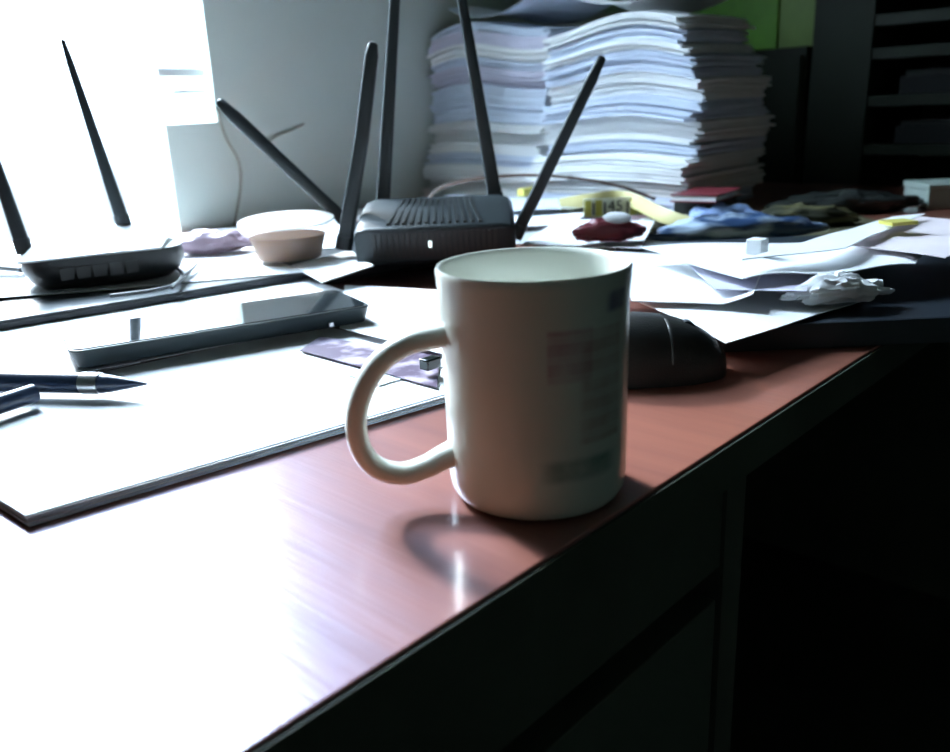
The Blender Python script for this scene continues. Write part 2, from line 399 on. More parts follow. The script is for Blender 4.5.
# ------------------------------------------------------------------ computer mouse
mt = at(727, 372); mt.z = DZ
ms_c = mt - HR*0.056 + HF*0.004
def mouse_bm(part):
    bm = nb(); L = 0.112; nu, nv = 44, 32; rows = []
    for i in range(nu+1):
        s = i/nu; x = -L/2 + L*s
        e = max(0.0, 1-abs(2*s-1)**2.6)**(1/2.2)
        w = 0.0305*e; 
        h = 0.0385*(max(0.0, 1-abs((s-0.40)/(0.62 if s > 0.40 else 0.41))**2.3)**(1/1.9))
        row = []
        for k in range(nv+1):
            a = PI*k/nv; c, sn = math.cos(a), math.sin(a)
            yy = math.copysign(abs(c)**0.75, c)*w; zz = (abs(sn)**0.8)*h
            row.append((x, yy, zz))
        rows.append(row)
    def keep(x, y, z):
        if part == 'body': return True
    vs = [[bm.verts.new(p) for p in r] for r in rows]
    for i in range(nu):
        for k in range(nv): bm.faces.new((vs[i][k], vs[i+1][k], vs[i+1][k+1], vs[i][k+1]))
        bm.faces.new((vs[i][0], vs[i][nv], vs[i+1][nv], vs[i+1][0]))
    bmesh.ops.remove_doubles(bm, verts=bm.verts[:], dist=0.00005)
    return bm, rows
mouse = thing('computer_mouse', 'black computer mouse lying on the desk behind the white mug', 'mouse', ms_c + V((0, 0, 0.0006)), mug_rz)
bmm, rows = mouse_bm('body'); obj('body', bmm, m_black, mouse, ang=80)
for lo, hi in ((3, 15), (17, 29)):
    bm = nb(); vv = []
    for i in range(28, 42):
        r = []
        for k in range(lo, hi+1):
            p = V(rows[i][k]); c = V((0, 0, 0.005)); n = (p-c).normalized(); r.append((bm.verts.new(p + n*0.00012), bm.verts.new(p - n*0.0005)))
        vv.append(r)
    for q in (0, 1):
        for a, b_ in zip(vv, vv[1:]):
            for k in range(len(a)-1): bm.faces.new((a[k][q], b_[k][q], b_[k+1][q], a[k+1][q]))
    for idx in ([(0, k) for k in range(len(vv[0]))], [(len(vv)-1, k) for k in range(len(vv[0]))], [(i, 0) for i in range(len(vv))], [(i, len(vv[0])-1) for i in range(len(vv))]):
        for (a, b_), (c, d) in zip(idx, idx[1:]): bm.faces.new((vv[a][b_][0], vv[c][d][0], vv[c][d][1], vv[a][b_][1]))
    obj('button', bm, m_black, mouse, ang=80)
zt = rows[34][16][2]
bm = nb(); tube(bm, [(rows[34][16][0], -0.0032, zt-0.004), (rows[34][16][0], 0.0032, zt-0.004)], 0.0052, seg=20)
obj('scroll_wheel', bm, m_folder2, mouse)

# ------------------------------------------------------------------ papers in the foreground
Z = DZ
c0 = at(30, 527); e1 = at(445, 403)
dg = math.degrees(math.atan2(e1.y-c0.y, e1.x-c0.x))
A = (c0.x, c0.y)
G1 = 'sheets of the foreground paper pile'
for k in range(8):
    off = (random.uniform(-0.0012, 0.0012), random.uniform(-0.001, 0.001))
    th = 0.00052
    cor = rect_c((A[0]+off[0], A[1]+off[1]), 0.297, 0.21, dg + random.uniform(-0.5, 0.5))
    sk = V((-0.040, 0.0)); cor = [cor[0], cor[1], cor[2]+sk, cor[3]+sk]
    nm = ['bottom', 'second', 'third', 'fourth', 'fifth', 'sixth', 'seventh', 'uppermost'][k]
    lab = 'white sheet of paper, uppermost of the pile left of the mug, under the phone' if k == 7 else 'white sheet with its edge tinted blue for shade, %s from below in the pile left of the mug' % nm if k else 'white sheet at the very bottom of the pile left of the mug'
    paper('paper_sheet', lab, cor, Z + 0.0004 + k*0.00062, th, group=G1, edge=m_edge_shade, fold=lambda s, t, k=k: 0.0012*k/7*max(0, 0.35-s)**1.0*max(0, 1-t*1.5))
ZP = Z + 0.0004 + 8*0.00062 + 0.0006       # top of the pile
# printed faint blue tint block on the top sheet near the handle is part of a second, narrow leaf
paper('paper_sheet', 'pale blue tinted slip of paper behind the mug handle', rect_c((at(380, 395).x, at(380, 395).y), 0.07, 0.035, dg+4), ZP, 0.0003, M('slip_pale_blue', (0.72, 0.82, 0.88), 0.7, 0.3))
# wide white sheets behind the pile
paper('paper_sheet', 'white sheet at the left edge behind the two pens', rect_c((0.02, 0.405), 0.24, 0.14, dg+6), Z+0.0006, 0.0005)
paper('paper_sheet', 'white sheet lying between the phone and the black folder', rect(0.33, 0.46, 0.30, 0.21, dg-4), ZP+0.0020, 0.0004, wave=0.0006)
# leaflets with violet print to the right of the phone
m_leaf = streaks('leaflet_print', (0.10, 0.07, 0.12), (0.42, 0.36, 0.46), 45, (1, 1, 1), 0.4)
paper('leaflet', 'glossy violet printed leaflet sticking out from under the phone end', [at(300, 352, ZP), at(437, 389, ZP), at(440, 356, ZP), at(320, 338, ZP)], ZP+0.0004, 0.0005, m_leaf, wave=0.0008, cat='leaflet')
tag(obj('black_clip', bx(-0.006, 0.006, -0.004, 0.004, 0, 0.007), m_blackg, bevel=0.001, loc=(at(431, 376, ZP).x, at(431, 376, ZP).y, ZP+0.0050)), 'small black clip on the violet leaflet seen through the mug handle', 'clip')
paper('paper_sheet', 'white sheet between the phone end and the mug rim', [at(340, 333, ZP), at(452, 362, ZP), at(540, 300, ZP), at(345, 289, ZP)], ZP+0.0034, 0.0004, wave=0.0004)

# ------------------------------------------------------------------ phone
zp = ZP + 0.0045
pa = at(72, 372, zp); pb = at(374, 322, zp)
pdeg = math.degrees(math.atan2(pb.y-pa.y, pb.x-pa.x)); PL = (V((pb.x-pa.x, pb.y-pa.y))).length
phone = thing('smartphone', 'black smartphone in a dark case lying on the papers', 'phone', (pa.x, pa.y, zp), math.radians(pdeg))
def rounded(bm, w, d, z0, z1, r, x0=0, y0=0, taper=0.0, seg=8):
    ring0, ring1 = [], []
    for cx, cy, a0 in ((x0+w-r, y0+r, -PI/2), (x0+w-r, y0+d-r, 0), (x0+r, y0+d-r, PI/2), (x0+r, y0+r, PI)):
        for k in range(seg+1):
            a = a0 + PI/2*k/seg
            ring1.append(bm.verts.new((cx+r*math.cos(a), cy+r*math.sin(a), z1)))
            rr = r-taper; ring0.append(bm.verts.new((cx+rr*math.cos(a), cy+rr*math.sin(a), z0)))
    n = len(ring0)
    for k in range(n): bm.faces.new((ring0[k], ring0[(k+1) % n], ring1[(k+1) % n], ring1[k]))
    bm.faces.new(ring0[::-1]); bm.faces.new(ring1)
    return bm
PW = 0.078
obj('case', rounded(nb(), PL, PW, 0, 0.0130, 0.010, taper=0.004), m_case, phone, bevel=0.0012, ang=60)
obj('screen', rounded(nb(), PL-0.006, PW-0.006, 0.0131, 0.0138, 0.008, 0.003, 0.003), m_screen, phone, bevel=0.0002)
obj('side_button', rounded(nb(), 0.004, 0.002, 0.002, 0.005, 0.0009, PL*0.83, -0.0012, 0), m_metal, phone)

# ------------------------------------------------------------------ pens
def pen(label, tipx, backx, r, mat, band=True, z=None):
    z = z or ZP+0.0028+r
    t = at(*tipx, z); b_ = at(*backx, z); d = (b_-t); L = d.length; d.normalize()
    p = thing('pen', label, 'pen', (t.x, t.y, z), math.atan2(d.y, d.x))
    prof = [0.0005, 0.0014, 0.0036, 0.0054, r, r, r]
    xs = [0, 0.004, 0.014, 0.024, 0.034, L*0.6, L]
    obj('barrel', tube(nb(), [(x, 0, 0) for x in xs[3:]], prof[3:], side=V((0, 1, 0)), seg=20), mat, p)
    obj('tip', tube(nb(), [(x, 0, 0) for x in xs[:3]]+[(0.0239, 0, 0)], prof[:3]+[0.0054], side=V((0, 1, 0)), seg=20), mat, p)
    if band:
        obj('grip_ring', tube(nb(), [(0.030, 0, 0), (0.042, 0, 0)], r*1.06, side=V((0, 1, 0)), seg=20), m_metal, p)
    return p
pen('dark pen with a silver ring, its tip pointing right towards the phone', (147, 384), (-60, 381), 0.0064, m_penb)
pn = thing('marker', 'thick navy marker cap end lying in front of the silver ringed pen', 'marker', (0, 0, 0))
za = ZP+0.0026+0.0055
q0 = at(34, 393, za); q1 = at(-60, 424, za)
q0 = q0; d_ = (q1-q0).normalized()
obj('cap', tube(nb(), [q0, q0+d_*0.045], 0.0056, seg=20), m_penb, pn, ang=40)
obj('barrel', tube(nb(), [q0+d_*0.0452, q0+d_*0.12], 0.0048, seg=20), m_penb, pn, ang=40)

# ------------------------------------------------------------------ dark folder and white sheet below the white router
f0 = at(-60, 352); f1 = at(505, 254)
fdeg = math.degrees(math.atan2(f1.y-f0.y, f1.x-f0.x)); FL = V((f1.x-f0.x, f1.y-f0.y)).length
folder = thing('document_folder', 'wide flat black folder under the white router and the plastic tub', 'folder', (f0.x, f0.y, DZ+0.0004), math.radians(fdeg))
obj('cover', bx(0, FL, 0, 0.30, 0.0135, 0.0165), m_folder, folder, bevel=0.001)
obj('spine', bx(0, FL, 0.3002, 0.304, 0.0001, 0.0164), m_folder, folder, bevel=0.001)
obj('cover', bx(0, FL, 0, 0.30, 0, 0.0025), m_folder, folder, bevel=0.001)
obj('paper_filling', bx(0.004, FL-0.004, 0.002, 0.295, 0.0028, 0.0132), m_folder2, folder)
ZF = DZ + 0.0174
tp = at(306, 272, ZF)
paper('paper_sheet', 'white sheet with its corner pointing right, under the white router', [at(-60, 306, ZF), tp, at(205, 236, ZF), at(-60, 245, ZF)], ZF, 0.0006,
      fold=lambda s, t: 0.008*max(0, 0.45-s)**1.2*max(0, 1-2.0*t), wave=0.0005)
ZS = ZF + 0.0028

# ------------------------------------------------------------------ white topped router (left)
ra_ = at(20, 263, 0.800); rbp = at(140, 250, 0.800)
rc = math.atan2(rbp.y-ra_.y, rbp.x-ra_.x); RW = 0.118
r1 = thing('wireless_router', 'white topped black wireless router with two antennas by the window', 'router', (ra_.x, ra_.y, ZS), rc)
def shell(w, d, z0, z1, bulge, y0=0.0):
    bm = nb(); rings = []
    for j, (zz, sc) in enumerate(((z0, 0.80), (z0+0.25*(z1-z0), 0.93), (z0+0.6*(z1-z0), 1.0), (z1, 0.98))):
        ring = []
        for k in range(40):
            a = 2*PI*k/40; c, s = math.cos(a), math.sin(a)
            c = math.copysign(abs(c)**0.5, c); s = math.copysign(abs(s)**0.5, s)
            ring.append(bm.verts.new((w/2 + w/2*sc*c, y0+d/2 + d/2*sc*s, zz)))
        rings.append(ring)
    for A_, B_ in zip(rings, rings[1:]):
        for k in range(40): bm.faces.new((A_[k], A_[(k+1) % 40], B_[(k+1) % 40], B_[k]))
    bm.faces.new(rings[0][::-1]); bm.faces.new(rings[-1]); return bm
obj('housing', shell(0.145, 0.095, 0.0, 0.0290, 0), m_black, r1, ang=50)
for k in range(5):
    obj('network_port', bx(0.030+k*0.014, 0.041+k*0.014, -0.0008, 0.004, 0.010, 0.021), m_black, r1, smooth=False)
# glossy top plate, rear edge raised
bm = nb(); pl = [(-0.003, -0.006, 0.0295), (0.119, -0.006, 0.0295), (0.158, 0.125, 0.040), (0.030, 0.125, 0.040)]
lo = [bm.verts.new(p) for p in pl]; hi_ = [bm.verts.new((p[0], p[1], p[2]+0.0022)) for p in pl]
bm.faces.new(lo[::-1]); bm.faces.new(hi_)
for k in range(4): bm.faces.new((lo[k], lo[(k+1) % 4], hi_[(k+1) % 4], hi_[k]))
obj('top_cover', bm, m_white_g, r1, bevel=0.0006, smooth=False)
inv1 = Matrix.Rotation(-rc, 3, 'Z')
def antenna(parent, inv, org, base, tip, wb, wt, th, mat=m_ant, mid=None, hinge=True):
    """base/tip world points; flat paddle that tapers to its tip"""
    P = [inv @ (p-org) for p in ([base, mid, tip] if mid is not None else [base, tip])]
    pts = []
    for a, b_ in zip(P, P[1:]):
        for k in range(8): pts.append(a.lerp(b_, k/8))
    pts.append(P[-1]); n = len(pts)
    ra2 = [wb+(wt-wb)*i/(n-1) for i in range(n)]; ra2[-1] *= 0.7
    pts.append(pts[-1] + (pts[-1]-pts[-2]).normalized()*0.0015); ra2.append(wt*0.35)
    o = obj('antenna', tube(nb(), pts, ra2, [th*(x/wb)**0.5 for x in ra2], side=inv @ HR, seg=16, power=3.2), mat, parent, ang=50)
    if hinge:
        d = (P[1]-P[0]).normalized()
        obj('hinge', tube(nb(), [P[0]-d*0.010, P[0]+d*0.004], wb*1.12, th*1.5, side=inv @ HR, seg=16, power=2.6), mat, o, ang=50)
    return o
def rpt(root, rz, x, y, z):
    return V(root.location) + Matrix.Rotation(rz, 3, 'Z') @ V((x, y, z))
b1 = rpt(r1, rc, 0.104, 0.120, 0.040)
def tip_at(base, u, v, back=0.0): return on_plane(u, v, base+HF*back, HF)
r1o = V(r1.location)
b1 = on_plane(122, 219, rpt(r1, rc, 0.10, 0.123, 0), HF)
antenna(r1, inv1, r1o, b1, tip_at(b1, 63, 41), 0.0072, 0.0030, 0.0035)
b2 = on_plane(22, 243, rpt(r1, rc, 0.00, 0.070, 0), HF)
antenna(r1, inv1, r1o, b2, tip_at(b2, -35, 75), 0.0072, 0.0032, 0.0035)

# cables beside that router
def cable(name, label, pts, r, mat):
    return tag(obj(name, tube(nb(), catmull(pts, 8), r, seg=10), mat), label, 'cable')
zc = ZS + 0.004
cable('power_cable', 'black cable entering the picture left of the white topped router', [at(-60, 262, zc), at(-20, 266, zc), at(22, 270, zc+0.004)], 0.0032, m_cable_b)
cable('network_cable', 'white cable beside the black cable at the left edge', [at(-60, 272, zc), at(-20, 276, zc), at(24, 276, zc+0.002)], 0.0026, m_cable_w)
cable('power_cable', 'black cable looping around the right of the white topped router', [at(150, 264, zc+0.004), at(166, 264, zc+0.004), at(181, 272, zc), at(176, 284, zc-0.001), at(150, 291, zc-0.0015), at(110, 296, zc-0.0015)], 0.0017, m_cable_b)
cable('power_cable', 'short black cable end rising beside the right loop', [at(172, 288, zc), at(184, 277, zc), at(197, 264, zc)], 0.0015, m_cable_b)

# ------------------------------------------------------------------ plastic tub
tb = at(289, 264, ZF); 
paper('paper_sheet', 'white sheet under the tub reaching back to the wall', [at(222, 256, ZF), at(345, 247, ZF), at(352, 224, ZF), at(212, 234, ZF)], ZF+0.0002, 0.0004)
tub = thing('plastic_tub', 'clear plastic tub of brown paste with a loose pale lid', 'tub', (tb.x+0.009, tb.y+0.010, ZF+0.0020))
obj('cup', lathe(nb(), [(0, 0), (0.032, 0), (0.034, 0.002), (0.0440, 0.038), (0.047, 0.0385), (0.047, 0.0395), (0.0432, 0.0392), (0.033, 0.003), (0, 0.0012)], 48), m_clear, tub)
obj('filling', lathe(nb(), [(0, 0.0016), (0.0325, 0.0034), (0.0392, 0.026), (0.0390, 0.0268), (0.02, 0.028), (0, 0.0272)], 48), m_paste, tub)
bm = lathe(nb(), [(0, 0.0016), (0.045, 0.0014), (0.049, 0.0008), (0.0495, -0.0012), (0.0488, -0.0012), (0.0480, 0.0002), (0.044, 0.0008), (0, 0.0010)], 48)
lid = obj('lid', bm, m_lid, tub); lid.location = (0, 0, 0.0415); lid.rotation_euler = (math.radians(3), math.radians(-3), 0)

paper('paper_sheet', 'long white sheet added along the wall below the window against red bounce', rect_c((0.30, 0.90), 0.42, 0.115, 0), DZ+0.0004, 0.0004)  # added to keep the desk's red bounce off the wall
paper('paper_sheet', 'long white sheet added along the wall behind the leaning antenna against red bounce', rect_c((0.74, 0.885), 0.36, 0.125, 0), DZ+0.0004, 0.0004)  # second added sheet, whitening the bounce onto the wall further right
# mauve wrapper behind the tub and the small folded card
pq = at(222, 256, DZ)
tag(obj('crumpled_packet', crumple_bm(*at(214, 254, ZF)[:2], ZF+0.0022, 0.10, 0.05, 0.026, -35, 3.3, 0.3), m_mauve),
    'crumpled mauve packet lying behind the plastic tub', 'packet')
zk = ZF+0.0012
paper('folded_card', 'small white folded card between the plastic tub and the black router',
      [at(292, 266, zk), at(322, 283, zk), at(374, 273, zk), at(352, 254, zk)], zk, 0.0012, fold=lambda s, t: 0.010*abs(s-0.35)*t, cat='card')

# ------------------------------------------------------------------ black router
ba = at(357, 264, ZF+0.002); bb = at(513, 252, ZF+0.002)
brz = math.atan2(HR.y, HR.x) + math.radians(-1)
BW = 0.178; BD = 0.115
borg = V((at(355, 268).x, at(355, 268).y, DZ+0.0165)) 
borg = at(360, 268, ZF+0.0003); 
r2 = thing('wireless_router', 'black wireless router with tall antennas standing behind the mug', 'router', (borg.x, borg.y, borg.z), brz)
# housing: front face leans in at the foot, top slopes up and back
def prism(pf, pb, z_): return pf
bm = nb()
W2 = (at(511, 259, ZF+0.0003)-borg).length
prof = [(0.010, 0.0), (0.004, 0.004), (-0.004, 0.036), (-0.002, 0.0385), (0.050, 0.0500), (0.100, 0.0560), (0.106, 0.053), (0.106, 0.002), (0.102, 0.0)]
def loft(bm, prof, xs):
    rings = []
    for x, ins, dz in xs:
        yc = 0.05; rings.append([bm.verts.new((x, yc+(y-yc)*ins, z*dz)) for y, z in prof])
    for A_, B_ in zip(rings, rings[1:]):
        n = len(prof)
        for k in range(n): bm.faces.new((A_[k], A_[(k+1) % n], B_[(k+1) % n], B_[k]))
    bm.faces.new(rings[0][::-1]); bm.faces.new(rings[-1]); return bm
loft(bm, prof, [(-0.004, 0.86, 0.86), (0.0, 0.93, 0.95), (0.010, 1.0, 1.0), (W2*0.5, 1.0, 1.0), (W2-0.010, 1.0, 1.0), (W2, 0.93, 0.95), (W2+0.004, 0.86, 0.86)])
obj('housing', bm, m_greybl, r2, bevel=0.0012, ang=35)
bm = nb()
for k in range(13):
    x = W2*0.20 + k*W2*0.05
    lean = (x/W2-0.5)*0.26
    y0, z0, y1, z1 = 0.004, 0.0396, 0.088, 0.0545
    vs = []
    for (yy, zz, dx) in ((y0, z0, 0), (y1, z1, 0)):
        xx = x - lean*(yy-y0)*1.5
        for a, h in ((-0.0016, -0.001), (0.0016, -0.001), (0.0014, 0.0022), (-0.0014, 0.0022)): vs.append(bm.verts.new((xx+a, yy, zz+h)))
    for f in ((0, 1, 2, 3), (7, 6, 5, 4), (0, 4, 5, 1), (1, 5, 6, 2), (2, 6, 7, 3), (3, 7, 4, 0)): bm.faces.new([vs[i] for i in f])
obj('vent_grille', bm, m_black, r2, smooth=False)
bm = nb()
for k in range(22):
    x = 0.016 + k*(W2-0.032)/21
    vs = [bm.verts.new(p) for p in ((x-0.0018, 0.0030, 0.008), (x+0.0018, 0.0030, 0.008), (x+0.0018, -0.0034, 0.033), (x-0.0018, -0.0034, 0.033))]
    v2 = [bm.verts.new(v_.co + V((0, -0.0012, 0))) for v_ in vs]
    bm.faces.new(v2); bm.faces.new(vs[::-1])
    for i in range(4): bm.faces.new((vs[i], vs[(i+1) % 4], v2[(i+1) % 4], v2[i]))
obj('front_grille', bm, m_black, r2, smooth=False)
lx = W2*0.47
obj('status_light', bx(lx-0.0014, lx+0.0014, -0.0040, -0.0012, 0.018, 0.024), m_led, r2, smooth=False)
inv2 = Matrix.Rotation(-brz, 3, 'Z'); r2o = V(r2.location)
def base2(u, v, y): return on_plane(u, v, rpt(r2, brz, 0, y, 0), HF)
p = base2(383, 203, 0.108); antenna(r2, inv2, r2o, p, tip_at(p, 399, -70), 0.0078, 0.0046, 0.004)
p = base2(495, 197, 0.108); antenna(r2, inv2, r2o, p, tip_at(p, 452, -60), 0.0078, 0.0042, 0.004)
p = base2(345, 240, 0.055); antenna(r2, inv2, r2o, p, tip_at(p, 373, 44), 0.0082, 0.0066, 0.0045, mid=tip_at(p, 362, 138))
p = base2(519, 229, 0.055); antenna(r2, inv2, r2o, p, tip_at(p, 602, 58), 0.0066, 0.0056, 0.0045)
p = base2(342, 218, 0.100); antenna(r2, inv2, r2o, p, tip_at(p, 219, 102), 0.0066, 0.0070, 0.0045)

# ------------------------------------------------------------------ white saucer behind mug
sc_ = at(552, 252, DZ+0.004)
tag(obj('saucer', lathe(nb(), [(0, 0.002), (0.024, 0.0), (0.026, 0.001), (0.050, 0.012), (0.0515, 0.0125), (0.051, 0.0138), (0.045, 0.0115), (0.026, 0.0045), (0, 0.004)], 48), M('saucer_glaze', (0.6, 0.63, 0.62), 0.25), loc=tuple((at(553, 250, DZ+0.010)+HF*0.03).xy)+(DZ+0.0062,)),
    'small whitish saucer between the mug rim and the black router', 'saucer')

# ------------------------------------------------------------------ papers on the right
def wpap(label, pix, z, th=0.0006, mat=None, wave=0.003, name='paper_sheet', cat='paper', fold=None, group=None):
    return paper(name, label, [at(u, v, z) for u, v in pix], z, th, mat, wave=wave, cat=cat, fold=fold, group=group)
ZR = DZ + 0.0205
m_slate = m_folder2
# thick dark folder below them near the desk edge
q0 = at(703, 353)
gdeg = math.degrees(math.atan2(HR.y, HR.x))
fold2 = thing('document_folder', 'thick dark slate folder jutting over the desk edge right of the mouse', 'folder', (q0.x, q0.y, DZ+0.0004), math.radians(gdeg))
obj('cover', bx(0, 0.29, 0, 0.36, 0.0150, 0.0175), m_folder2, fold2, bevel=0.0008)
obj('cover', bx(0, 0.29, 0, 0.36, 0.0, 0.0022), m_folder2, fold2, bevel=0.0008)
obj('spine', bx(0, 0.29, -0.0022, -0.0001, 0.0, 0.0175), m_folder2, fold2, bevel=0.0006)
obj('paper_filling', bx(0.002, 0.288, 0.001, 0.356, 0.0024, 0.0148), m_folder2, fold2)
ZQ = DZ + 0.0192
ev = q0 + HF*0.375
tag(obj('envelope', sheet_bm(nb(), [V((p.x, p.y)) for p in (ev - HR*0.02, ev + HR*0.38, ev + HR*0.38 + HF*0.25, ev - HR*0.02 + HF*0.25)], 0.0004, flat(DZ+0.0001), 4, 4), M('envelope_olive', (0.10, 0.095, 0.055), 0.6, 0.3, var=0.25, vscale=12)),
    'large flat olive brown envelope under the blue bag and the crumpled cloths', 'envelope')
wpap('large white sheet right of the mug, its tip above the mouse', [(726, 346), (872, 300), (790, 262), (600, 285)], ZQ, 0.0006, wave=0.003)
wpap('bright white sheet with a turned up end, right of the mug', [(632, 303), (752, 309), (772, 262), (612, 254)], ZQ+0.0050, 0.0006, wave=0.003, fold=lambda s, t: 0.05*max(0, s-0.75)**1.3)
wpap('lilac shaded sheet half covered by the long white one', [(716, 292), (806, 297), (812, 268), (690, 268)], ZQ+0.0125, 0.0005, m_paper_v, wave=0.002, fold=lambda s, t: 0.003*s)
wpap('long white sheet running right towards the pale box', [(742, 283), (915, 268), (948, 236), (640, 250)], ZQ+0.0195, 0.0007, wave=0.004, fold=lambda s, t: 0.0022*math.sin(s*9))
wpap('pinkish white sheet near the right edge of the desk', [(842, 246), (945, 262), (1005, 228), (915, 218)], ZQ+0.0270, 0.0007, m_paper_p, wave=0.004)
wpap('white sheet sloping beside the pinkish one at the back', [(742, 262), (845, 250), (925, 216), (893, 219)], ZQ+0.0325, 0.0007, wave=0.003)
# crumpled scraps
tag(obj('crumpled_paper', crumple_bm(*at(836, 308, ZQ)[:2], ZQ+0.0042, 0.075, 0.028, 0.020, -42, 8.1, 0.45), m_paper), 'crumpled white scrap with a pointed end on the slate folder', 'paper')
bxp = at(757, 249, ZQ+0.030)
tag(obj('paper_box', bx(-0.0065, 0.0065, -0.0065, 0.0065, 0, 0.012), m_paper, bevel=0.001, loc=(bxp.x, bxp.y, ZQ+0.0262)), 'tiny white folded paper block on the sheets in front of the blue bag', 'box')
yb = at(903, 218, ZQ+0.043)
tag(obj('sticky_note', sheet_bm(nb(), rect(yb.x+0.002, yb.y+0.004, 0.024, 0.018, -35), 0.003, flat(ZQ+0.0375), 6, 6), m_yellow), 'small yellow note pad at the far tip of the right papers', 'note')
# pale box at the right edge
pbx = at(916, 224, DZ)
bo = thing('small_box', 'pale grey box at the right edge of the desk', 'box', (1.31, 0.178, DZ+0.0006), math.radians(-47))
obj('body', bx(0, 0.11, 0, 0.07, 0, 0.026), m_boxgrey, bo, bevel=0.0015)
obj('lid', bx(-0.0015, 0.1115, -0.0015, 0.0715, 0.0262, 0.0345), m_boxgrey, bo, bevel=0.0015)

# ------------------------------------------------------------------ clutter between the routers and the tall piles
wpap('white sheet lying behind the black router', [(425, 229), (570, 226), (610, 200), (440, 200)], ZF+0.0008, 0.0006, wave=0.002)
wpap('white sheet behind the saucer', [(520, 246), (640, 250), (655, 222), (560, 220)], ZF+0.0045, 0.0006, wave=0.002)
wpap('pale sheet at the foot of the tall paper pile', [(395, 205), (520, 212), (640, 205), (455, 196)], ZF+0.0085, 0.0006, m_paper_b, wave=0.002)
def xy(u, v, z): return tuple(at(u, v, z)[:2])
# bowed brown strap arching over the sheets
cpl = at(515, 204, ZF+0.014)
pts = [on_plane(u, v, cpl, HF) for u, v in ((428, 200), (436, 191), (452, 184), (485, 178), (530, 175), (580, 179), (622, 187), (655, 199))]
cable('brown_cord', 'brown cord bowed in a long arc in front of the tall piles', pts, 0.0022, m_brown)
# yellow measuring tape: a curved ribbon with dark marks
def ribbon(bm, pts, w, th, side):
    return tube(bm, pts, w/2, th/2, side=side, seg=8, power=6)
tape = thing('measuring_tape', 'yellow measuring tape with dark marks in front of the tall piles', 'tape')
tz = DZ+0.022
tp_pts = catmull([at(560, 205, tz+0.008), at(590, 200, tz+0.016), at(625, 198, tz+0.018), at(660, 214, tz+0.006), at(690, 225, tz-0.004)], 10)
obj('ribbon', ribbon(nb(), tp_pts, 0.0012, 0.018, V((0, 0, 1)).cross(HR)), m_yellowpale, tape)
lb = on_plane(611, 206, tp_pts[12], HF) - HF*0.022
lrz = math.atan2(HR.y, HR.x)
lab = obj('scale_label', bx(-0.040, 0.040, -0.0006, 0.0006, -0.011, 0.013), M('label_pale', (0.88, 0.90, 0.82), 0.5), tape, loc=lb); lab.rotation_euler = (0, 0, lrz)
def text(body, size, parent, loc, mat, ex=0.0003):
    c = bpy.data.curves.new('txt', 'FONT'); c.body = body; c.size = size; c.extrude = ex; c.align_x = 'CENTER'; c.align_y = 'CENTER'
    o = bpy.data.objects.new('txt', c); COL.objects.link(o)
    dg_ = bpy.context.evaluated_depsgraph_get(); me = bpy.data.meshes.new_from_object(o.evaluated_get(dg_)); bpy.data.objects.remove(o)
    me.materials.clear(); me.materials.append(mat)
    q = bpy.data.objects.new('printed_number', me); COL.objects.link(q); q.parent = parent; q.location = loc; q.rotation_euler = (PI/2, 0, 0); return q
text('45', 0.020, lab, (0.002, -0.0010, 0.002), m_ink)
for x in (-0.034, -0.020, 0.026, 0.036):
    obj('yellow_block', bx(x-0.0045, x+0.0045, -0.0014, -0.0007, -0.010, 0.011), m_yellow, lab, smooth=False)
for x in (-0.027, -0.012, 0.018, 0.031):
    obj('tick_mark', bx(x-0.0012, x+0.0012, -0.0014, -0.0007, -0.008, 0.008), m_ink, lab, smooth=False)
yy_ = at(530, 202, DZ+0.02)
tag(obj('yellow_clip', bx(-0.022, 0.022, -0.008, 0.008, 0, 0.012), m_yellow, bevel=0.002, loc=(yy_.x, yy_.y, DZ+0.030)), 'small yellow clip right behind the black router', 'clip')
# maroon packet with a white oval
mz = ZF+0.0085
mq = at(612, 243, mz)
mpk = thing('maroon_packet', 'dark maroon packet with a white oval label behind the mug', 'packet', (mq.x+0.01, mq.y+0.01, mz), math.radians(-40))
obj('wrapper', crumple_bm(0, 0, 0, 0.078, 0.036, 0.024, 0, 2.2, 0.3), m_maroon, mpk)
bm = nb(); lathe(bm, [(0, 0.0012), (0.012, 0.0006), (0.013, 0), (0, -0.0008)], 32)
ov = obj('oval_label', bm, m_paper, mpk, loc=(0.006, -0.008, 0.0245)); ov.scale = (1.3, 0.7, 1); ov.rotation_euler = (math.radians(35), 0, math.radians(20))
# blue bag, wraps and dark cloths
def crump(name, label, cat, u, v, z, L, W, H, deg, seed, mat, amp=0.35, freq=3.0):
    p = at(u, v, z)
    return tag(obj(name, crumple_bm(p.x, p.y, z, L, W, H, deg, seed, amp, freq=freq), mat), label, cat)
sd = -46
crump('plastic_bag', 'long shiny blue plastic bag behind the white papers right of the mug', 'bag', 735, 240, DZ+0.001, 0.22, 0.045, 0.030, sd, 4.0, m_bluebag, 0.2)
crump('plastic_bag', 'short light blue wrapper in front of the dark pile', 'bag', 722, 223, DZ+0.001, 0.10, 0.045, 0.026, sd, 6.0, m_bluelight, 0.35)
crump('cloth', 'olive brown crumpled cloth behind the blue bag', 'cloth', 800, 226, DZ+0.001, 0.15, 0.055, 0.026, sd-2, 9.0, m_olive, 0.35)
crump('cloth', 'dark crumpled wrap at the foot of the dark shelf', 'cloth', 845, 212, DZ+0.001, 0.22, 0.07, 0.030, sd-2, 12.0, m_darkwrap, 0.35)
crump('plastic_bag', 'pale beige crumpled wrapper between the maroon packet and the blue bag', 'bag', 668, 231, DZ+0.001, 0.085, 0.045, 0.022, sd, 15.0, streaks('beige_wrap', (0.18, 0.17, 0.12), (0.55, 0.54, 0.48), 18, (1, 1, 4)), 0.35)

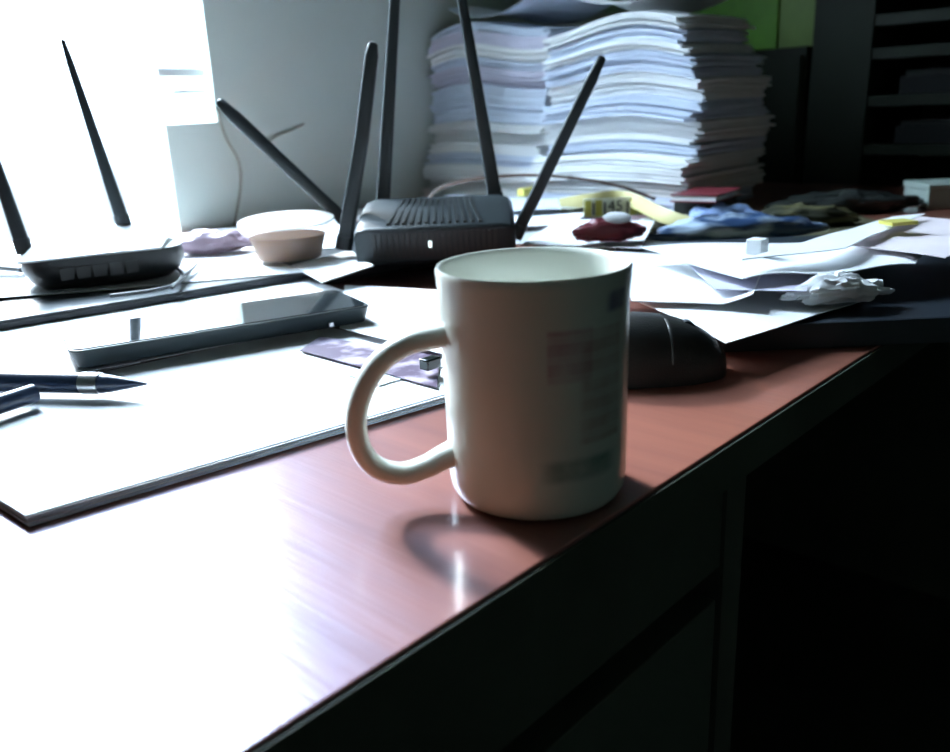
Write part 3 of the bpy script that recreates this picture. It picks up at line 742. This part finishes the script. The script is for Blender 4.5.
# ------------------------------------------------------------------ the tall paper piles in the corner
words = ['uppermost', 'second from the top', 'third from the top', 'fourth from the top', 'fifth from the top', 'sixth from the top', 'seventh from the top',
         'eighth from the top', 'eighth from the bottom', 'seventh from the bottom', 'sixth from the bottom', 'fifth from the bottom', 'fourth from the bottom',
         'third from the bottom', 'second from the bottom', 'bottommost']
N = len(words)
def pile(cx, cy, which, ztop, ph, seed, depth=0.215, width=0.280, sgn=1):
    rnd = random.Random(seed)
    H = ztop-DZ-0.004
    wts = [rnd.uniform(0.7, 1.35) for _ in range(N)]; tot = sum(wts); zc_ = DZ+0.004
    for i in range(N):                       # i = 0 is the bottom
        th = H*wts[i]/tot; z0 = zc_; zc_ += th; f = i/(N-1)
        jx, jy = rnd.uniform(-0.016, 0.014), rnd.uniform(-0.003, 0.003)
        if i < 4: jx -= 0.014*(4-i)/2.0
        w = depth + rnd.uniform(-0.015, 0.02) + (0.03 if i < 4 else 0); d = width + rnd.uniform(-0.010, 0.004)
        if f > 0.6 and sgn < 0: d -= 0.04*(f-0.6)/0.4; jy += 0.02*(f-0.6)/0.4
        rz = rnd.uniform(-2, 2)
        mat = rnd.choice([m_paper, m_paper, m_paper, m_paper_b, m_paper_b, m_paper_v])
        bm = nb(); ns = 4; amp = 0.007*f
        # the sag is a function of place and of the height in the pile only, so neighbours nest
        def zw(x, y, s, t, zb):
            g = (zb-DZ)/H
            return zb + 0.013*g*math.sin((y-cy)*17+ph) - 0.008*g*(max(0, (cy-y)*sgn*-1)/(width/2))**2 - 0.004*g*max(0, 1-(x-cx+depth/2)/0.06)
        for k in range(ns):
            zb = z0 + k*th/ns
            dl = rnd.uniform(0.6, 0.86)
            cor = rect(cx+jx+rnd.uniform(-0.008, 0.006), cy+jy+rnd.uniform(-0.005, 0.005), w, d, rz+rnd.uniform(-1.5, 1.5))
            sheet_bm(bm, cor, th/ns*dl, lambda x, y, s, t, zb=zb: zw(x, y, s, t, zb), 8, 18, wob=0.003, seed=i*7+k)
        o = obj('paper_bundle', bm, mat, ang=30)
        tag(o, 'loose bundle of papers, %s in the tall pile %s' % (words[N-1-i], which), 'papers', 'bundles in the tall pile %s' % which)
pile(1.286, 0.883, 'against the wall', 1.050, 0.5, 11)
pile(1.264, 0.590, 'nearer the dark shelf', 1.030, 1.9, 23, width=0.282, sgn=-1)
# curled sheets on top
def curled(label, cx, cy, w, d, deg, z, h, mat, roll=0.0):
    bm = sheet_bm(nb(), rect(cx, cy, w, d, deg), 0.0006, lambda x, y, s, t: z + h*(abs(2*t-1)**2.2) + 0.006*math.sin(s*5)+0.0065, 20, 30)
    return tag(obj('curled_sheet', bm, mat, ang=60), label, 'paper')
curled('curled white sheets with raised ends on top of the pile nearer the shelf', 1.265, 0.60, 0.20, 0.20, 6, 1.046, 0.022, m_paper)
curled('pale sheet curling up on top of the pile against the wall', 1.28, 0.86, 0.20, 0.22, -8, 1.054, 0.024, m_paper_b)
tag(obj('plastic_bag', crumple_bm(1.28, 0.70, 1.092, 0.16, 0.30, 0.035, 5, 20.0, 0.35), see_through('clear_bag', (0.6, 0.72, 0.68), 0.5, 0.2)), 'crumpled translucent bag lying on top of both tall piles', 'bag')
# maroon notebook sticking out of the foot
nbk = thing('notebook', 'maroon notebook at the foot of the tall pile nearer the shelf', 'notebook', (1.045, 0.360, DZ+0.030), math.radians(8))
obj('cover', bx(0, 0.10, 0, 0.065, 0.0085, 0.0105), m_maroon, nbk, bevel=0.0005)
obj('pages', bx(0.002, 0.098, 0.002, 0.063, 0.0022, 0.0083), m_paper, nbk)
obj('cover', bx(0, 0.10, 0, 0.065, 0, 0.002), m_maroon, nbk, bevel=0.0005)
tag(obj('cardboard_box', bx(1.055, 1.135, 0.375, 0.430, DZ+0.0005, DZ+0.0295), m_darkwrap, bevel=0.002), 'flat dark box under the maroon notebook', 'box')

# ------------------------------------------------------------------ dark shelf with files on the right
SXF = 1.66
shelf = thing('bookshelf', 'tall dark green shelf unit standing beyond the desk end', 'shelf', (0, 0, 0))
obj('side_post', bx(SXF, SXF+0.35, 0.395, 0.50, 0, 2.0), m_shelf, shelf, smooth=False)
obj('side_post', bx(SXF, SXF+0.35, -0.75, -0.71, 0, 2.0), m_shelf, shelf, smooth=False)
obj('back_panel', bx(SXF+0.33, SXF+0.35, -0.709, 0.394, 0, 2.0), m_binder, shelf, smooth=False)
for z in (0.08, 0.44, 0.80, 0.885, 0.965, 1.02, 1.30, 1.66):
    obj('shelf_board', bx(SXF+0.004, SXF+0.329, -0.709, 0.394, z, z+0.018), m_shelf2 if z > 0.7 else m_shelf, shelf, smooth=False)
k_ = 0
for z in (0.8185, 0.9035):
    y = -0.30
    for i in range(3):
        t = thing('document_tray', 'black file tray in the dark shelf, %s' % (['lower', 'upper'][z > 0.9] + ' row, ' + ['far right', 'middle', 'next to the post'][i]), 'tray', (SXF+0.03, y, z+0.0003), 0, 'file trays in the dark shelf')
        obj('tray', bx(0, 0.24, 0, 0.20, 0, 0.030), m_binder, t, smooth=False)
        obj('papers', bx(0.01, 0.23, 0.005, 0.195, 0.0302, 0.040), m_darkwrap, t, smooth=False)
        y += 0.225
# cabinet behind the piles: dark, carrying green files
cab = thing('cabinet', 'dark low cabinet in the corner behind the tall piles', 'cabinet', (0, 0, 0))
obj('carcass', bx(SXF, SXF+0.35, 0.51, 1.0, 0, 0.995), m_shelf, cab, smooth=False)
obj('door', bx(SXF-0.014, SXF-0.001, 0.515, 0.75, 0.05, 0.98), m_shelf, cab, smooth=False, bevel=0.001)
obj('door', bx(SXF-0.014, SXF-0.001, 0.755, 0.995, 0.05, 0.98), m_shelf, cab, smooth=False, bevel=0.001)
def file_box(label, x, y, z, l, w, h, mat, rz=0):
    t = thing('box_file', label, 'file', (x, y, z), rz)
    obj('case', bx(0, l, 0, w, 0, h), mat, t, bevel=0.002)
    obj('pages', bx(0.006, l-0.006, 0.006, w-0.006, h+0.0005, h+0.004), m_darkwrap, t, smooth=False)
file_box('bright green file standing on the cabinet behind the tall piles', SXF+0.01, 0.575, 0.9955, 0.20, 0.19, 0.26, m_green)
file_box('dull olive green file standing beside the bright green one', SXF+0.01, 0.503, 0.9955, 0.20, 0.068, 0.24, m_greenol)

# ------------------------------------------------------------------ camera
cam = bpy.data.cameras.new('camera'); co = bpy.data.objects.new('camera', cam); COL.objects.link(co)
m4 = Matrix((( CR.x, CU.x, -CF.x, CAM.x), (CR.y, CU.y, -CF.y, CAM.y), (CR.z, CU.z, -CF.z, CAM.z), (0, 0, 0, 1)))
co.matrix_world = m4
cam.sensor_width = 36; cam.lens = 36*FPX/950; cam.clip_start = 0.01
cam.dof.use_dof = True; cam.dof.focus_distance = 0.50; cam.dof.aperture_fstop = 9
bpy.context.scene.camera = co

# ------------------------------------------------------------------ daylight: the sky beyond the window
w = bpy.data.worlds.new('sky'); bpy.context.scene.world = w; w.use_nodes = True; nt = w.node_tree
for n in list(nt.nodes): nt.nodes.remove(n)
out = nt.nodes.new('ShaderNodeOutputWorld'); bg = nt.nodes.new('ShaderNodeBackground')
tc = nt.nodes.new('ShaderNodeTexCoord'); sp = nt.nodes.new('ShaderNodeSeparateXYZ'); rp = nt.nodes.new('ShaderNodeValToRGB')
mr = nt.nodes.new('ShaderNodeMapRange'); mr.inputs[1].default_value = -0.3; mr.inputs[2].default_value = 0.7
nt.links.new(tc.outputs['Generated'], sp.inputs[0]); nt.links.new(sp.outputs[2], mr.inputs[0]); nt.links.new(mr.outputs[0], rp.inputs[0])
e = rp.color_ramp.elements; SKY = 62.0
def skc(el, k): a = e.new(el); a.color = (0.64*k, 0.82*k, 1.0*k, 1)
e[0].position = 0.0; e[0].color = (0.0135, 0.0160, 0.0160, 1)
e[1].position = 0.98; e[1].color = (0.62, 0.81, 1.0, 1)
for el, k in ((0.24, 0.020), (0.36, 0.10), (0.56, 0.17), (0.75, 0.38)): skc(el, k)
nt.links.new(rp.outputs[0], bg.inputs[0]); bg.inputs[1].default_value = SKY; nt.links.new(bg.outputs[0], out.inputs[0])
pl_ = bpy.data.lights.new('window_portal', 'AREA'); pl_.shape = 'RECTANGLE'; pl_.size = WX1-WX0; pl_.size_y = TZ
pl_.cycles.is_portal = True
po = bpy.data.objects.new('window_portal', pl_); COL.objects.link(po)
po.location = ((WX0+WX1)/2, WY+WT+0.01, TZ/2); po.rotation_euler = (-PI/2, 0, 0)

sun = bpy.data.lights.new('hazy_sun', 'SUN'); sun.energy = 5.4; sun.angle = math.radians(5); sun.color = (0.94, 0.98, 1.0)
so = bpy.data.objects.new('hazy_sun', sun); COL.objects.link(so)
sa, se = math.radians(78), math.radians(32)
so.rotation_euler = V((math.cos(sa)*math.cos(se), math.sin(sa)*math.cos(se), math.sin(se))).to_track_quat('Z', 'Y').to_euler()
so.location = (0.6, 2.5, 2.6)
sc = bpy.context.scene
sc.view_settings.view_transform = 'Standard'; sc.view_settings.look = 'None'; sc.view_settings.gamma = 1
sc.view_settings.exposure = 0.35; sc.view_settings.use_curve_mapping = False
sc.cycles.use_denoising = True
sc.cycles.max_bounces = 8; sc.cycles.caustics_reflective = False; sc.cycles.caustics_refractive = False
